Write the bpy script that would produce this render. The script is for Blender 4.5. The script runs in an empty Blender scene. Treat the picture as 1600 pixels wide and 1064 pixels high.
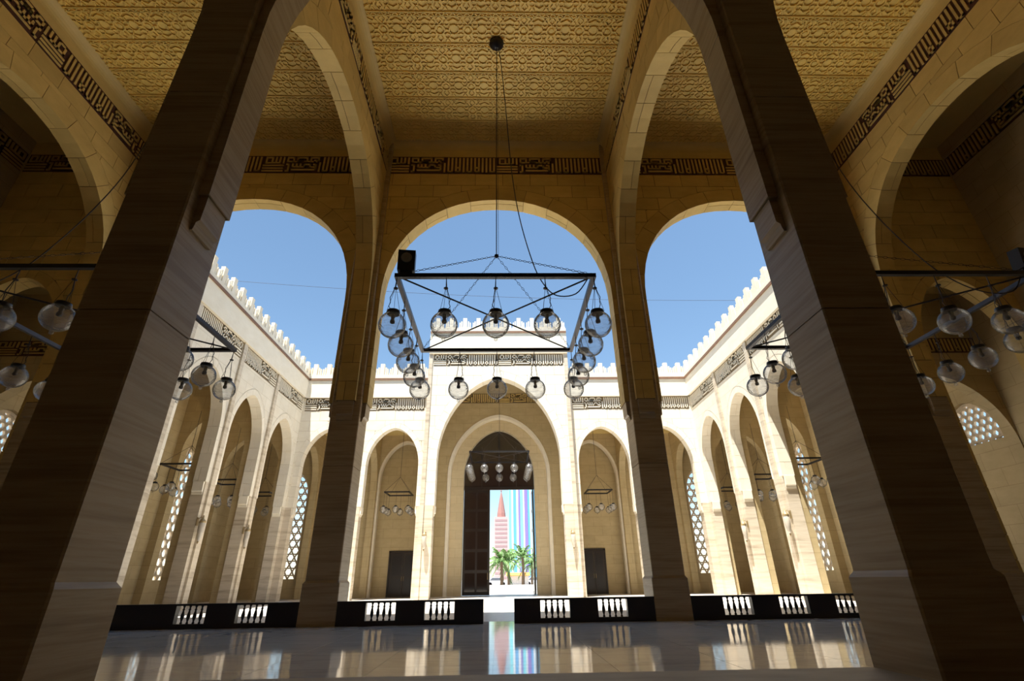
import bpy, bmesh, math, random
from mathutils import Vector, Matrix
random.seed(7)
scene = bpy.context.scene
col = scene.collection

# ------------------------------------------------------------------ camera
CAM = Vector((0.10, 0.0, 1.0))
F_PX, PITCH, YAW, ROLL = 770.88, math.radians(25.806), math.radians(1.55), math.radians(-0.857)
fwd = Vector((math.sin(YAW)*math.cos(PITCH), math.cos(YAW)*math.cos(PITCH), math.sin(PITCH)))
rgt = Vector((math.cos(YAW), -math.sin(YAW), 0))
upv = rgt.cross(fwd)
r2 = math.cos(ROLL)*rgt + math.sin(ROLL)*upv
u2 = -math.sin(ROLL)*rgt + math.cos(ROLL)*upv
cd = bpy.data.cameras.new('camera'); cam = bpy.data.objects.new('camera', cd); col.objects.link(cam)
cd.sensor_width = 36; cd.lens = F_PX*36/1600; cd.clip_end = 2000; cd.clip_start = 0.05
m3 = Matrix((r2, u2, -fwd)).transposed()
cam.matrix_world = Matrix.Translation(CAM) @ m3.to_4x4()
scene.camera = cam

# ------------------------------------------------------------------ sky, sun, exposure
SUN_EL, SUN_AZ = math.radians(75.0), math.radians(33.0)     # high sun, behind and to the left of the viewer
sun_from = Vector((-math.sin(SUN_AZ)*math.cos(SUN_EL), -math.cos(SUN_AZ)*math.cos(SUN_EL), math.sin(SUN_EL)))
w = bpy.data.worlds.new('sky'); scene.world = w; w.use_nodes = True
nt = w.node_tree; nt.nodes.clear()
sky = nt.nodes.new('ShaderNodeTexSky'); sky.sky_type = 'NISHITA'; sky.sun_disc = False
sky.sun_elevation = SUN_EL; sky.sun_rotation = math.pi - SUN_AZ
sky.altitude = 0; sky.air_density = 1.0; sky.dust_density = 0.3; sky.ozone_density = 1.2
hs = nt.nodes.new('ShaderNodeHueSaturation'); hs.inputs['Saturation'].default_value = 1.02; hs.inputs['Hue'].default_value = 0.492
bg = nt.nodes.new('ShaderNodeBackground'); bg.inputs['Strength'].default_value = 0.165
wo = nt.nodes.new('ShaderNodeOutputWorld')
nt.links.new(sky.outputs[0], hs.inputs['Color']); nt.links.new(hs.outputs[0], bg.inputs['Color']); nt.links.new(bg.outputs[0], wo.inputs['Surface'])
sl = bpy.data.lights.new('sun', 'SUN'); sl.energy = 11.0; sl.angle = math.radians(0.53); sl.color = (1.0, 0.96, 0.88)
so = bpy.data.objects.new('sun', sl); col.objects.link(so)
so.rotation_euler = sun_from.to_track_quat('Z', 'Y').to_euler(); so.location = (0, 0, 60)
vs = scene.view_settings
vs.view_transform = 'Standard'; vs.look = 'None'; vs.gamma = 1; vs.use_curve_mapping = False; vs.exposure = 0.40
cy = scene.cycles
cy.max_bounces = 12; cy.diffuse_bounces = 7; cy.glossy_bounces = 4; cy.transmission_bounces = 6; cy.transparent_max_bounces = 16
cy.caustics_reflective = False; cy.caustics_refractive = False; cy.use_denoising = True

# ------------------------------------------------------------------ materials
M = {}
def mat(name, build):
    m = bpy.data.materials.new(name); m.use_nodes = True
    t = m.node_tree; b = t.nodes['Principled BSDF']
    build(t, b); M[name] = m; return m
def nd(t, typ, **kw):
    n = t.nodes.new(typ)
    for k, v in kw.items():
        if k in n.inputs.keys(): n.inputs[k].default_value = v
        else: setattr(n, k, v)
    return n
def ramp(t, fac, stops):
    r = t.nodes.new('ShaderNodeValToRGB'); e = r.color_ramp.elements
    while len(e) < len(stops): e.new(0.5)
    for i, (p, c) in enumerate(stops): e[i].position = p; e[i].color = (*c, 1)
    t.links.new(fac, r.inputs[0]); return r.outputs[0]
def bump(t, b, h, strength, dist=0.02):
    n = nd(t, 'ShaderNodeBump', Strength=strength, Distance=dist)
    t.links.new(h, n.inputs['Height']); t.links.new(n.outputs[0], b.inputs['Normal'])
def position(t, scale):
    g = t.nodes.new('ShaderNodeNewGeometry'); mp = nd(t, 'ShaderNodeMapping'); mp.inputs['Scale'].default_value = scale
    t.links.new(g.outputs['Position'], mp.inputs['Vector']); return mp.outputs[0]
def stone(name, c1, c2, rough=0.7, vary=0.10, joints=None):
    def f(t, b):
        n = nd(t, 'ShaderNodeTexNoise', Scale=1.3, Detail=6.0, Roughness=0.6)
        t.links.new(position(t, (1, 1, 2.2)), n.inputs['Vector'])
        c = ramp(t, n.outputs[0], [(0.3, c1), (0.72, c2)])
        oi = t.nodes.new('ShaderNodeObjectInfo')
        mr = nd(t, 'ShaderNodeMapRange'); mr.inputs['To Min'].default_value = 1-vary; mr.inputs['To Max'].default_value = 1+vary
        t.links.new(oi.outputs['Random'], mr.inputs[0])
        mx = nd(t, 'ShaderNodeMix', data_type='RGBA', blend_type='MULTIPLY'); mx.inputs[0].default_value = 1
        t.links.new(c, mx.inputs[6]); t.links.new(mr.outputs[0], mx.inputs[7])
        out = mx.outputs[2]
        if joints:
            g = t.nodes.new('ShaderNodeNewGeometry'); sp = t.nodes.new('ShaderNodeSeparateXYZ'); t.links.new(g.outputs['Position'], sp.inputs[0])
            ad = nd(t, 'ShaderNodeMath', operation='ADD'); t.links.new(sp.outputs[0], ad.inputs[0]); t.links.new(sp.outputs[1], ad.inputs[1])
            cb = t.nodes.new('ShaderNodeCombineXYZ'); t.links.new(ad.outputs[0], cb.inputs[0]); t.links.new(sp.outputs[2], cb.inputs[1])
            bk = nd(t, 'ShaderNodeTexBrick', Scale=1.0); bk.inputs['Brick Width'].default_value = joints[0]; bk.inputs['Row Height'].default_value = joints[1]
            bk.inputs['Mortar Size'].default_value = 0.008
            bk.inputs['Color1'].default_value = (1, 1, 1, 1); bk.inputs['Color2'].default_value = (0.93, 0.93, 0.93, 1); bk.inputs['Mortar'].default_value = (0.7, 0.66, 0.6, 1)
            t.links.new(cb.outputs[0], bk.inputs['Vector'])
            m2 = nd(t, 'ShaderNodeMix', data_type='RGBA', blend_type='MULTIPLY'); m2.inputs[0].default_value = 1
            t.links.new(out, m2.inputs[6]); t.links.new(bk.outputs[0], m2.inputs[7]); out = m2.outputs[2]
        t.links.new(out, b.inputs['Base Color'])
        b.inputs['Roughness'].default_value = rough
        n2 = nd(t, 'ShaderNodeTexNoise', Scale=14.0, Detail=4.0); t.links.new(position(t, (1, 1, 1)), n2.inputs['Vector'])
        bump(t, b, n2.outputs[0], 0.12, 0.01)
    return mat(name, f)
def plain(name, c, rough=0.6, metal=0.0, spec=None):
    def f(t, b):
        n = nd(t, 'ShaderNodeTexNoise', Scale=6.0, Detail=3.0)
        t.links.new(position(t, (1, 1, 1)), n.inputs['Vector'])
        t.links.new(ramp(t, n.outputs[0], [(0.25, tuple(x*0.85 for x in c)), (0.75, tuple(min(1, x*1.12) for x in c))]), b.inputs['Base Color'])
        b.inputs['Roughness'].default_value = rough; b.inputs['Metallic'].default_value = metal
        if spec is not None: b.inputs['Specular IOR Level'].default_value = spec
    return mat(name, f)
stone('stone', (0.53, 0.375, 0.125), (0.65, 0.475, 0.175), 0.65, 0.09)
stone('stone_core', (0.17, 0.11, 0.045), (0.21, 0.14, 0.06), 0.8, 0.0)
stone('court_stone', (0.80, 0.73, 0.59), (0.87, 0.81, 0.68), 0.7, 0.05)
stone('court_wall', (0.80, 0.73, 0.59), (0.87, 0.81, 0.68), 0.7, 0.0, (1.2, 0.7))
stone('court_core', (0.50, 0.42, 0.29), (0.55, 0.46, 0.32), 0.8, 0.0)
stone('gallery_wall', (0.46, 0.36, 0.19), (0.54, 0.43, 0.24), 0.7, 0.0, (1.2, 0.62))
stone('portal_stone', (0.60, 0.49, 0.30), (0.68, 0.57, 0.37), 0.7, 0.0, (1.0, 0.6))
stone('plaster', (0.60, 0.45, 0.17), (0.68, 0.52, 0.21), 0.6, 0.02)
stone('relief', (0.78, 0.56, 0.15), (0.85, 0.64, 0.20), 0.55, 0.03)
plain('rear_stone', (0.20, 0.14, 0.075), 0.7)
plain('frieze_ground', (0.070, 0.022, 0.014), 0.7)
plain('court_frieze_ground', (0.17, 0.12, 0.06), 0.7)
plain('brown_moulding', (0.22, 0.12, 0.07), 0.6)
plain('black_metal', (0.012, 0.011, 0.014), 0.38)
plain('grey_metal', (0.045, 0.045, 0.06), 0.4, 0.5)
plain('lens_grey', (0.22, 0.22, 0.23), 0.3)
plain('wire', (0.03, 0.02, 0.02), 0.5)
plain('bulb', (0.55, 0.50, 0.42), 0.3)
plain('dark_wood', (0.020, 0.011, 0.007), 0.35)
plain('dark_panel', (0.016, 0.012, 0.012), 0.30)
plain('lattice_white', (0.70, 0.58, 0.42), 0.6)
plain('road', (0.42, 0.40, 0.37), 0.9)
plain('kerb_white', (0.75, 0.74, 0.70), 0.7)
plain('trunk', (0.20, 0.13, 0.08), 0.9)
plain('frond', (0.13, 0.24, 0.07), 0.6)
plain('tower_pink', (0.60, 0.42, 0.41), 0.7)
plain('tower_window', (0.42, 0.28, 0.29), 0.4)
plain('strand', (0.05, 0.05, 0.06), 0.95)
plain('tower_red', (0.34, 0.17, 0.15), 0.6)
plain('window_dark', (0.12, 0.13, 0.16), 0.2)
plain('streak_blue', (0.12, 0.40, 0.72), 0.4)
plain('streak_white', (0.78, 0.80, 0.84), 0.4)
plain('streak_violet', (0.25, 0.18, 0.52), 0.4)
plain('streak_cyan', (0.22, 0.68, 0.78), 0.4)
plain('awning', (0.80, 0.28, 0.06), 0.6)
plain('car_paint', (0.70, 0.70, 0.72), 0.25)
plain('lantern_brass', (0.40, 0.30, 0.15), 0.4, 0.3)
plain('sign_white', (0.55, 0.75, 0.78), 0.5)
def f_marble(t, b):
    n = nd(t, 'ShaderNodeTexNoise', Scale=1.0, Detail=7.0, Roughness=0.62, Distortion=0.4)
    t.links.new(position(t, (0.35, 0.35, 5.5)), n.inputs['Vector'])
    n2 = nd(t, 'ShaderNodeTexNoise', Scale=1.0, Detail=5.0); t.links.new(position(t, (0.8, 0.8, 26)), n2.inputs['Vector'])
    mx = nd(t, 'ShaderNodeMix', data_type='FLOAT'); mx.inputs[0].default_value = 0.45
    t.links.new(n.outputs[0], mx.inputs[2]); t.links.new(n2.outputs[0], mx.inputs[3])
    c = ramp(t, mx.outputs[0], [(0.30, (0.24, 0.165, 0.09)), (0.45, (0.36, 0.265, 0.155)), (0.56, (0.43, 0.335, 0.215)), (0.70, (0.33, 0.24, 0.14))])
    t.links.new(c, b.inputs['Base Color']); b.inputs['Roughness'].default_value = 0.42
mat('marble', f_marble)
def f_cmarble(t, b):
    n = nd(t, 'ShaderNodeTexNoise', Scale=1.0, Detail=7.0, Roughness=0.62, Distortion=0.4)
    t.links.new(position(t, (0.35, 0.35, 4.5)), n.inputs['Vector'])
    c = ramp(t, n.outputs[0], [(0.32, (0.42, 0.34, 0.25)), (0.45, (0.58, 0.50, 0.38)), (0.55, (0.66, 0.58, 0.46)), (0.7, (0.54, 0.46, 0.35))])
    t.links.new(c, b.inputs['Base Color']); b.inputs['Roughness'].default_value = 0.5
mat('court_marble', f_cmarble)
def f_floor(t, b):
    n = nd(t, 'ShaderNodeTexNoise', Scale=0.8, Detail=7.0, Roughness=0.6, Distortion=1.2)
    t.links.new(position(t, (1, 2.5, 1)), n.inputs['Vector'])
    c = ramp(t, n.outputs[0], [(0.3, (0.60, 0.61, 0.63)), (0.52, (0.76, 0.77, 0.79)), (0.7, (0.67, 0.68, 0.70))])
    oi = t.nodes.new('ShaderNodeObjectInfo'); mr = nd(t, 'ShaderNodeMapRange'); mr.inputs['To Min'].default_value = 0.93; mr.inputs['To Max'].default_value = 1.06
    t.links.new(oi.outputs['Random'], mr.inputs[0])
    mx = nd(t, 'ShaderNodeMix', data_type='RGBA', blend_type='MULTIPLY'); mx.inputs[0].default_value = 1
    t.links.new(c, mx.inputs[6]); t.links.new(mr.outputs[0], mx.inputs[7]); t.links.new(mx.outputs[2], b.inputs['Base Color'])
    b.inputs['Roughness'].default_value = 0.07; b.inputs['IOR'].default_value = 1.55
mat('floor_marble', f_floor)
def f_step(t, b):
    n = nd(t, 'ShaderNodeTexNoise', Scale=1.5, Detail=6.0); t.links.new(position(t, (1, 3, 1)), n.inputs['Vector'])
    t.links.new(ramp(t, n.outputs[0], [(0.3, (0.30, 0.25, 0.18)), (0.7, (0.40, 0.34, 0.26))]), b.inputs['Base Color']); b.inputs['Roughness'].default_value = 0.6
mat('step_marble', f_step)
plain('court_floor', (0.66, 0.62, 0.56), 0.35)
def f_glass(t, b):
    out = t.nodes['Material Output']
    tr = nd(t, 'ShaderNodeBsdfTransparent'); tr.inputs[0].default_value = (0.95, 0.96, 0.97, 1)
    gl = nd(t, 'ShaderNodeBsdfGlossy', Roughness=0.14)
    df = nd(t, 'ShaderNodeBsdfDiffuse'); df.inputs[0].default_value = (0.85, 0.83, 0.82, 1)
    tl = nd(t, 'ShaderNodeBsdfTranslucent'); tl.inputs[0].default_value = (0.85, 0.83, 0.82, 1)
    wv = nd(t, 'ShaderNodeTexNoise', Scale=5.0, Detail=3.0, Distortion=1.5)
    tc = t.nodes.new('ShaderNodeTexCoord'); mp = nd(t, 'ShaderNodeMapping'); mp.inputs['Scale'].default_value = (1, 1, 3.0)
    t.links.new(tc.outputs['Object'], mp.inputs[0]); t.links.new(mp.outputs[0], wv.inputs['Vector'])
    bp = nd(t, 'ShaderNodeBump', Strength=0.6, Distance=0.04); t.links.new(wv.outputs[0], bp.inputs['Height'])
    t.links.new(bp.outputs[0], gl.inputs['Normal'])
    m1 = nd(t, 'ShaderNodeMixShader'); m1.inputs[0].default_value = 0.5
    t.links.new(df.outputs[0], m1.inputs[1]); t.links.new(tl.outputs[0], m1.inputs[2])
    m2 = nd(t, 'ShaderNodeMixShader'); t.links.new(ramp(t, wv.outputs[0], [(0.4, (0.05,)*3), (0.7, (0.20,)*3)]), m2.inputs[0])
    t.links.new(tr.outputs[0], m2.inputs[1]); t.links.new(m1.outputs[0], m2.inputs[2])
    fr = nd(t, 'ShaderNodeLayerWeight', Blend=0.16); t.links.new(bp.outputs[0], fr.inputs['Normal'])
    m3_ = nd(t, 'ShaderNodeMixShader'); mxf = nd(t, 'ShaderNodeMath', operation='MAXIMUM'); mxf.inputs[1].default_value = 0.11; t.links.new(fr.outputs['Fresnel'], mxf.inputs[0]); t.links.new(mxf.outputs[0], m3_.inputs[0])
    t.links.new(m2.outputs[0], m3_.inputs[1]); t.links.new(gl.outputs[0], m3_.inputs[2])
    t.links.new(m3_.outputs[0], out.inputs['Surface'])
mat('lamp_glass', f_glass)
def f_dark_glass(t, b):
    b.inputs['Base Color'].default_value = (0.03, 0.018, 0.014, 1); b.inputs['Roughness'].default_value = 0.08
mat('dark_glass', f_dark_glass)

# ------------------------------------------------------------------ mesh helpers
class MB:
    def __init__(s): s.v = []; s.f = []
    def add(s, vs, fs):
        o = len(s.v); s.v += [tuple(x) for x in vs]; s.f += [tuple(o+i for i in f) for f in fs]; return s
    def box(s, x0, x1, y0, y1, z0, z1):
        return s.add([(x0,y0,z0),(x1,y0,z0),(x1,y1,z0),(x0,y1,z0),(x0,y0,z1),(x1,y0,z1),(x1,y1,z1),(x0,y1,z1)],
                     [(0,3,2,1),(4,5,6,7),(0,1,5,4),(1,2,6,5),(2,3,7,6),(3,0,4,7)])
    def prism(s, poly, w0, w1, mp):
        n = len(poly)
        if n < 3: return s
        vs = [mp(u, z, w0) for u, z in poly] + [mp(u, z, w1) for u, z in poly]
        fs = [tuple(range(n))[::-1], tuple(range(n, 2*n))] + [(i, (i+1) % n, n+(i+1) % n, n+i) for i in range(n)]
        return s.add(vs, fs)
    def tube(s, pts, r, seg=6):
        pts = [Vector(p) for p in pts]; o = len(s.v); n = len(pts)
        for i, p in enumerate(pts):
            d = (pts[min(i+1, n-1)]-pts[max(i-1, 0)]).normalized()
            a = d.orthogonal().normalized() if i == 0 else (prev - d*prev.dot(d)).normalized()
            prev = a; b = d.cross(a)
            rr = r[i] if isinstance(r, (list, tuple)) else r
            for k in range(seg):
                t = 2*math.pi*k/seg; s.v.append(tuple(p + (a*math.cos(t)+b*math.sin(t))*rr))
        for i in range(n-1):
            for k in range(seg):
                s.f.append((o+i*seg+k, o+i*seg+(k+1) % seg, o+(i+1)*seg+(k+1) % seg, o+(i+1)*seg+k))
        s.f.append(tuple(o+k for k in range(seg))[::-1]); s.f.append(tuple(o+(n-1)*seg+k for k in range(seg)))
        return s
    def lathe(s, prof, seg=16, c=(0, 0, 0)):
        o = len(s.v); n = len(prof)
        for r, z in prof:
            for k in range(seg):
                t = 2*math.pi*k/seg; s.v.append((c[0]+r*math.cos(t), c[1]+r*math.sin(t), c[2]+z))
        for i in range(n-1):
            for k in range(seg):
                s.f.append((o+i*seg+k, o+i*seg+(k+1) % seg, o+(i+1)*seg+(k+1) % seg, o+(i+1)*seg+k))
        s.f.append(tuple(o+k for k in range(seg))[::-1]); s.f.append(tuple(o+(n-1)*seg+k for k in range(seg)))
        return s
    def mesh(s, name, m, smooth=False, fix=True):
        me = bpy.data.meshes.new(name); me.from_pydata(s.v, [], s.f)
        if fix:
            b = bmesh.new(); b.from_mesh(me); bmesh.ops.recalc_face_normals(b, faces=b.faces); b.to_mesh(me); b.free()
        me.materials.append(M[m])
        if smooth: me.polygons.foreach_set('use_smooth', [True]*len(me.polygons))
        return me
    def build(s, name, m, parent=None, smooth=False, loc=None):
        return put(name, s.mesh(name, m, smooth), parent, loc)
def put(name, me, parent=None, loc=None, rot=None):
    o = bpy.data.objects.new(name, me); col.objects.link(o)
    if parent: o.parent = parent
    if loc: o.location = loc
    if rot: o.rotation_euler = rot
    return o
def empty(name, loc=(0, 0, 0), rz=0):
    o = bpy.data.objects.new(name, None); col.objects.link(o); o.location = loc; o.rotation_euler = (0, 0, rz); o.empty_display_size = 0.2; return o
def tag(o, label, cat, group=None, kind=None):
    o['label'] = label; o['category'] = cat
    if group: o['group'] = group
    if kind: o['kind'] = kind
    return o
def copy_tree(o, parent=None):
    c = o.copy(); col.objects.link(c); c.parent = parent
    for ch in o.children: copy_tree(ch, c)
    return c

# ------------------------------------------------------------------ polygons, arches, masonry
def clip(poly, a, b, c):            # keep a*x + b*y <= c
    out = []; n = len(poly)
    for i in range(n):
        p, q = poly[i], poly[(i+1) % n]; dp, dq = a*p[0]+b*p[1]-c, a*q[0]+b*q[1]-c
        if dp <= 0: out.append(p)
        if (dp < 0 < dq) or (dq < 0 < dp):
            t = dp/(dp-dq); out.append((p[0]+t*(q[0]-p[0]), p[1]+t*(q[1]-p[1])))
    return out
def area(p): return 0.5*abs(sum(p[i][0]*p[(i+1) % len(p)][1]-p[(i+1) % len(p)][0]*p[i][1] for i in range(len(p)))) if len(p) > 2 else 0
def edges(conv):
    for i in range(len(conv)):
        (x0, y0), (x1, y1) = conv[i], conv[(i+1) % len(conv)]
        dx, dy = x1-x0, y1-y0
        if dx*dx+dy*dy < 1e-12: continue
        a, b = dy, -dx; yield a, b, a*x0+b*y0
def minus(poly, conv):              # poly minus a convex counter-clockwise polygon, as convex pieces
    cur = poly
    for a, b, c in edges(conv):
        cur = clip(cur, a, b, c)
        if area(cur) < 1e-6: return [poly]
    pieces = []; cur = poly
    for a, b, c in edges(conv):
        o = clip(cur, -a, -b, -c)
        if area(o) > 2e-5:
            pieces.append(o); cur = clip(cur, a, b, c)
            if area(cur) < 1e-6: break
    return pieces
def arch_curve(a, zs, zb, h, p=2.25, q=0.476, n=14, grow=0.0):
    """half profile from the springing (a, zs) up the jamb to zb and over to the crown (0, zb+h)"""
    pts = [(a+grow, zs)]
    k = max(1, int((zb-zs)/0.6))
    for i in range(1, k): pts.append((a+grow, zs+(zb-zs)*i/k))
    for i in range(n+1):
        t = math.sin(0.5*math.pi*i/n)
        x = (a+grow)*max(0.0, 1-t**p)**q
        pts.append((x, zb+(h+grow)*t))
    return pts
def opening(curve, uc, drop=0.0):
    r = [(uc+x, z) for x, z in curve]; l = [(uc-x, z) for x, z in curve[::-1]][1:]
    pts = r+l
    if drop: pts = [(pts[0][0], pts[0][1]-drop)] + pts + [(pts[-1][0], pts[-1][1]-drop)]
    return pts
def mapper(axis, c):
    if axis == 'x': return lambda u, z, w: (u, c+w, z)
    return lambda u, z, w: (c+w, u, z)
class Arch:
    def __init__(s, uc, a, zs, zb, h, p=2.25, q=0.476, ring=0.55):
        s.uc, s.a, s.zs, s.zb, s.h, s.p, s.q, s.ring = uc, a, zs, zb, h, p, q, ring
    def curve(s, grow=0.0): return arch_curve(s.a, s.zs, s.zb, s.h, s.p, s.q, grow=grow)
    def poly(s, grow=0.0): return opening(s.curve(grow), s.uc, 0.5)
def wall_core(mb, axis, c, u0, u1, z0, z1, t, arches, grow=0.0):
    pcs = [[(u0, z0), (u1, z0), (u1, z1), (u0, z1)]]
    for A in arches:
        cv = A.poly(grow); nxt = []
        for p in pcs: nxt += minus(p, cv)
        pcs = nxt
    mp = mapper(axis, c)
    for p in pcs: mb.prism(p, -t/2, t/2, mp)
    return mb
block_cache = {}
def masonry(root, axis, c, u0, u1, z0, z1, t, arches, m, mcore, hc=0.56, L=1.05, blocks=True, gap=0.018, voussoir=0.6, split=True):
    """coursed stones with recessed joints; every stone and voussoir an object of its own under root"""
    mp = mapper(axis, c)
    mb = MB(); wall_core(mb, axis, c, u0, u1, z0, z1, t-0.03, arches, 0.015); mb.build('wall_core', mcore, root)
    if blocks:
        nrow = max(1, round((z1-z0)/hc)); hh = (z1-z0)/nrow
        rings = [A.poly(A.ring+gap/2) for A in arches]
        for r in range(nrow):
            za, zb = z0+r*hh+gap/2, z0+(r+1)*hh-gap/2
            x = u0 - (L/2 if r % 2 else 0)
            while x < u1-0.05:
                a, b = max(x+gap/2, u0), min(x+L-gap/2, u1); x += L
                if b-a < 0.08: continue
                pcs = [[(a, za), (b, za), (b, zb), (a, zb)]]; cut = False
                for R in rings:
                    nxt = []
                    for p in pcs: nxt += minus(p, R)
                    if len(nxt) != len(pcs) or nxt != pcs: cut = True
                    pcs = nxt
                pcs = [p for p in pcs if area(p) > 4e-3]
                if not pcs: continue
                if not cut:
                    key = (axis, round(b-a, 3), round(zb-za, 3), round(t, 3), m)
                    if key not in block_cache:
                        q = MB(); q.prism([(-(b-a)/2, -(zb-za)/2), ((b-a)/2, -(zb-za)/2), ((b-a)/2, (zb-za)/2), (-(b-a)/2, (zb-za)/2)], -t/2, t/2, mapper(axis, 0))
                        block_cache[key] = q.mesh('stone', m)
                    put('stone', block_cache[key], root, mp((a+b)/2, (za+zb)/2, random.uniform(-.004, .004)))
                else:
                    q = MB()
                    for p in pcs: q.prism(p, -t/2, t/2, mp)
                    q.build('stone', m, root)
    for A in arches:
        ci, ce = A.curve(), A.curve(A.ring)
        for side in (1, -1):
            acc = 0; start = 0; idx = 0
            for i in range(1, len(ci)):
                acc += math.dist(ci[i-1], ci[i])
                last = i == len(ci)-1
                if acc >= voussoir or last:
                    pi = [(A.uc+side*x, z) for x, z in ci[start:i+1]]; pe = [(A.uc+side*x, z) for x, z in ce[start:i+1]]
                    poly = pi + pe[::-1]
                    cx = sum(p[0] for p in poly)/len(poly); cz = sum(p[1] for p in poly)/len(poly)
                    ext = max(math.dist(p, (cx, cz)) for p in poly); k = 1-gap*0.55/ext
                    # shrink along the arch only, so the soffit stays flush
                    n = len(pi); d = Vector((pi[-1][0]-pi[0][0], pi[-1][1]-pi[0][1])).normalized()
                    def sh(p, s_): return (p[0]+d.x*s_*gap/2, p[1]+d.y*s_*gap/2)
                    pi[0] = sh(pi[0], 1); pe[0] = sh(pe[0], 1); pi[-1] = sh(pi[-1], -1); pe[-1] = sh(pe[-1], -1)
                    spans = [(-t/2, t/2)] if idx % 2 or not split else [(-t/2, -gap/2+(0.06 if idx % 4 else -0.06)), (gap/2+(0.06 if idx % 4 else -0.06), t/2)]
                    for w0, w1 in spans:
                        q = MB()
                        for j in range(n-1): q.prism([pi[j], pi[j+1], pe[j+1], pe[j]], w0, w1, mp)
                        q.build('voussoir', m, root)
                    start = i; acc = 0; idx += 1

# square-kufic band, read from right to left
K_ALLAH = ['.####.#.#.#.', '.#..#.#.#.#.', '.#..#.#.#.#.', '.#..#.#.#.#.', '.########.#.', '............', '###########.', '............', '###########.', '............', '###########.']
K_MUH = ['####.######.#####.', '#..#.#....#.#...#.', '#..#.####.#.#.###.', '##############.#..', '.................#', '##.#.#.#.####.##.#', '.#.#.#.#.#..#..#.#', '.#.#######..####.#', '.#.............#.#', '.#.#############.#', '##...............#']
K_STR = ['.#.#.#.#.#.#.#.#.#.#.#.#.#.']*7 + ['.#.#.###.#.#.#.###.#.#.#.#.', '.#.#.#.#.#.#.#.#.#.#.#.#.#.', '.#.#.#.#.#.#.#.#.#.#.#.#.#.', '.###.###.#.###.###.#.#.###.']
KUFIC = [a+b+c for a, b, c in zip(K_ALLAH, K_MUH, K_STR)]
def kufic_boxes():
    rows, n = len(KUFIC), len(KUFIC[0]); out = []
    for r in range(rows):                     # horizontal runs of two or more
        c = 0
        while c < n:
            if KUFIC[r][c] == '#':
                e = c
                while e < n and KUFIC[r][e] == '#': e += 1
                if e-c > 1: out.append((c, e, r, r+1))
                c = e
            else: c += 1
    for c in range(n):
        r = 0
        while r < rows:
            if KUFIC[r][c] == '#':
                e = r
                while e < rows and KUFIC[e][c] == '#': e += 1
                if e-r > 1: out.append((c, c+1, r, e))
                r = e
            else: r += 1
    return out, n, rows
KB, KN, KR = kufic_boxes()
def frieze(root, axis, wface, sgn, u0, u1, z0, z1, unit, flip, mg, ml, mrail, depth=0.03):
    """recessed dark band with raised stone lettering; sgn = side the band faces, flip keeps the writing right way round"""
    mp = mapper(axis, wface)
    g = MB(); g.prism([(u0, z0), (u1, z0), (u1, z1), (u0, z1)], -0.05*sgn, 0.004*sgn, mp); f = g.build('frieze', mg, root)
    k = max(1, round((u1-u0)/unit)); U = (u1-u0)/k; pad = 0.07*(z1-z0)
    q = MB(); cw = U/KN; ch = (z1-z0-2*pad)/KR
    for i in range(k):
        for c0, c1, r0, r1 in KB:
            a, b = u0+i*U+c0*cw+cw*0.04, u0+i*U+c1*cw-cw*0.04
            if flip: a, b = u1-(b-u0), u1-(a-u0)
            q.prism([(a, z1-pad-r1*ch+ch*.04), (b, z1-pad-r1*ch+ch*.04), (b, z1-pad-r0*ch-ch*.04), (a, z1-pad-r0*ch-ch*.04)], 0.002*sgn, depth*sgn, mp)
    q.build('lettering', ml, f)
    return f

# ------------------------------------------------------------------ dimensions
PX = [-13.5, -4.5, 4.5, 13.5]; YN, YB = 5.64, 14.64
PH, RT = 0.43, 0.57                       # pier half width, rib thickness
ZS, ZB, ZH = 5.85, 9.5, 4.3               # springing, foot of the curve, rise
HALF = 3.92
Z_CEIL = 16.6
FZ0, FZ1 = 15.08, 15.95
def big(uc): return Arch(uc, HALF, ZS, ZB, ZH)
def small(uc, a=1.68, zs=5.15, top=10.15): return Arch(uc, a, zs, 7.7, top-7.7, 2.0, 0.585, 0.35)
CX, CY0, CY1 = 13.2, 14.93, 32.2          # courtyard faces

# ------------------------------------------------------------------ floors
fl = MB().box(-18.4, 18.4, 6.1, 14.93, -0.4, -0.02).build('floor', 'floor_marble')
tag(fl, 'polished grey marble floor of the hall reflecting the courtyard', 'floor', kind='structure')
sx, sy = 1.5, 1.474
slab = MB().box(-sx/2+.003, sx/2-.003, -sy/2+.003, sy/2-.003, -0.02, 0).mesh('floor_slab', 'floor_marble')
for i in range(-9, 9):
    for j in range(6):
        put('floor_slab', slab, fl, (i*sx+sx/2, 6.1+sy/2+j*sy, 0))
st = MB().box(-18.4, 18.4, -3.6, 6.1, -0.4, 0.115).build('floor', 'step_marble')
tag(st, 'slightly raised matte stone floor along the bottom edge of the picture', 'floor', kind='structure')
cf = MB().box(-18.4, 18.4, 14.93, 40.0, -0.4, 0.0).build('floor', 'court_floor')
tag(cf, 'pale sunlit marble courtyard floor behind the low balustrades', 'floor', kind='structure')
gr = MB().box(-220, 220, 40.0, 420, -0.5, -0.1).box(-220, -18.4, -60, 40, -0.5, -0.1).box(18.4, 220, -60, 40, -0.5, -0.1).build('ground', 'road')
tag(gr, 'pale paved ground outside the mosque gate', 'ground', kind='structure')

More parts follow.
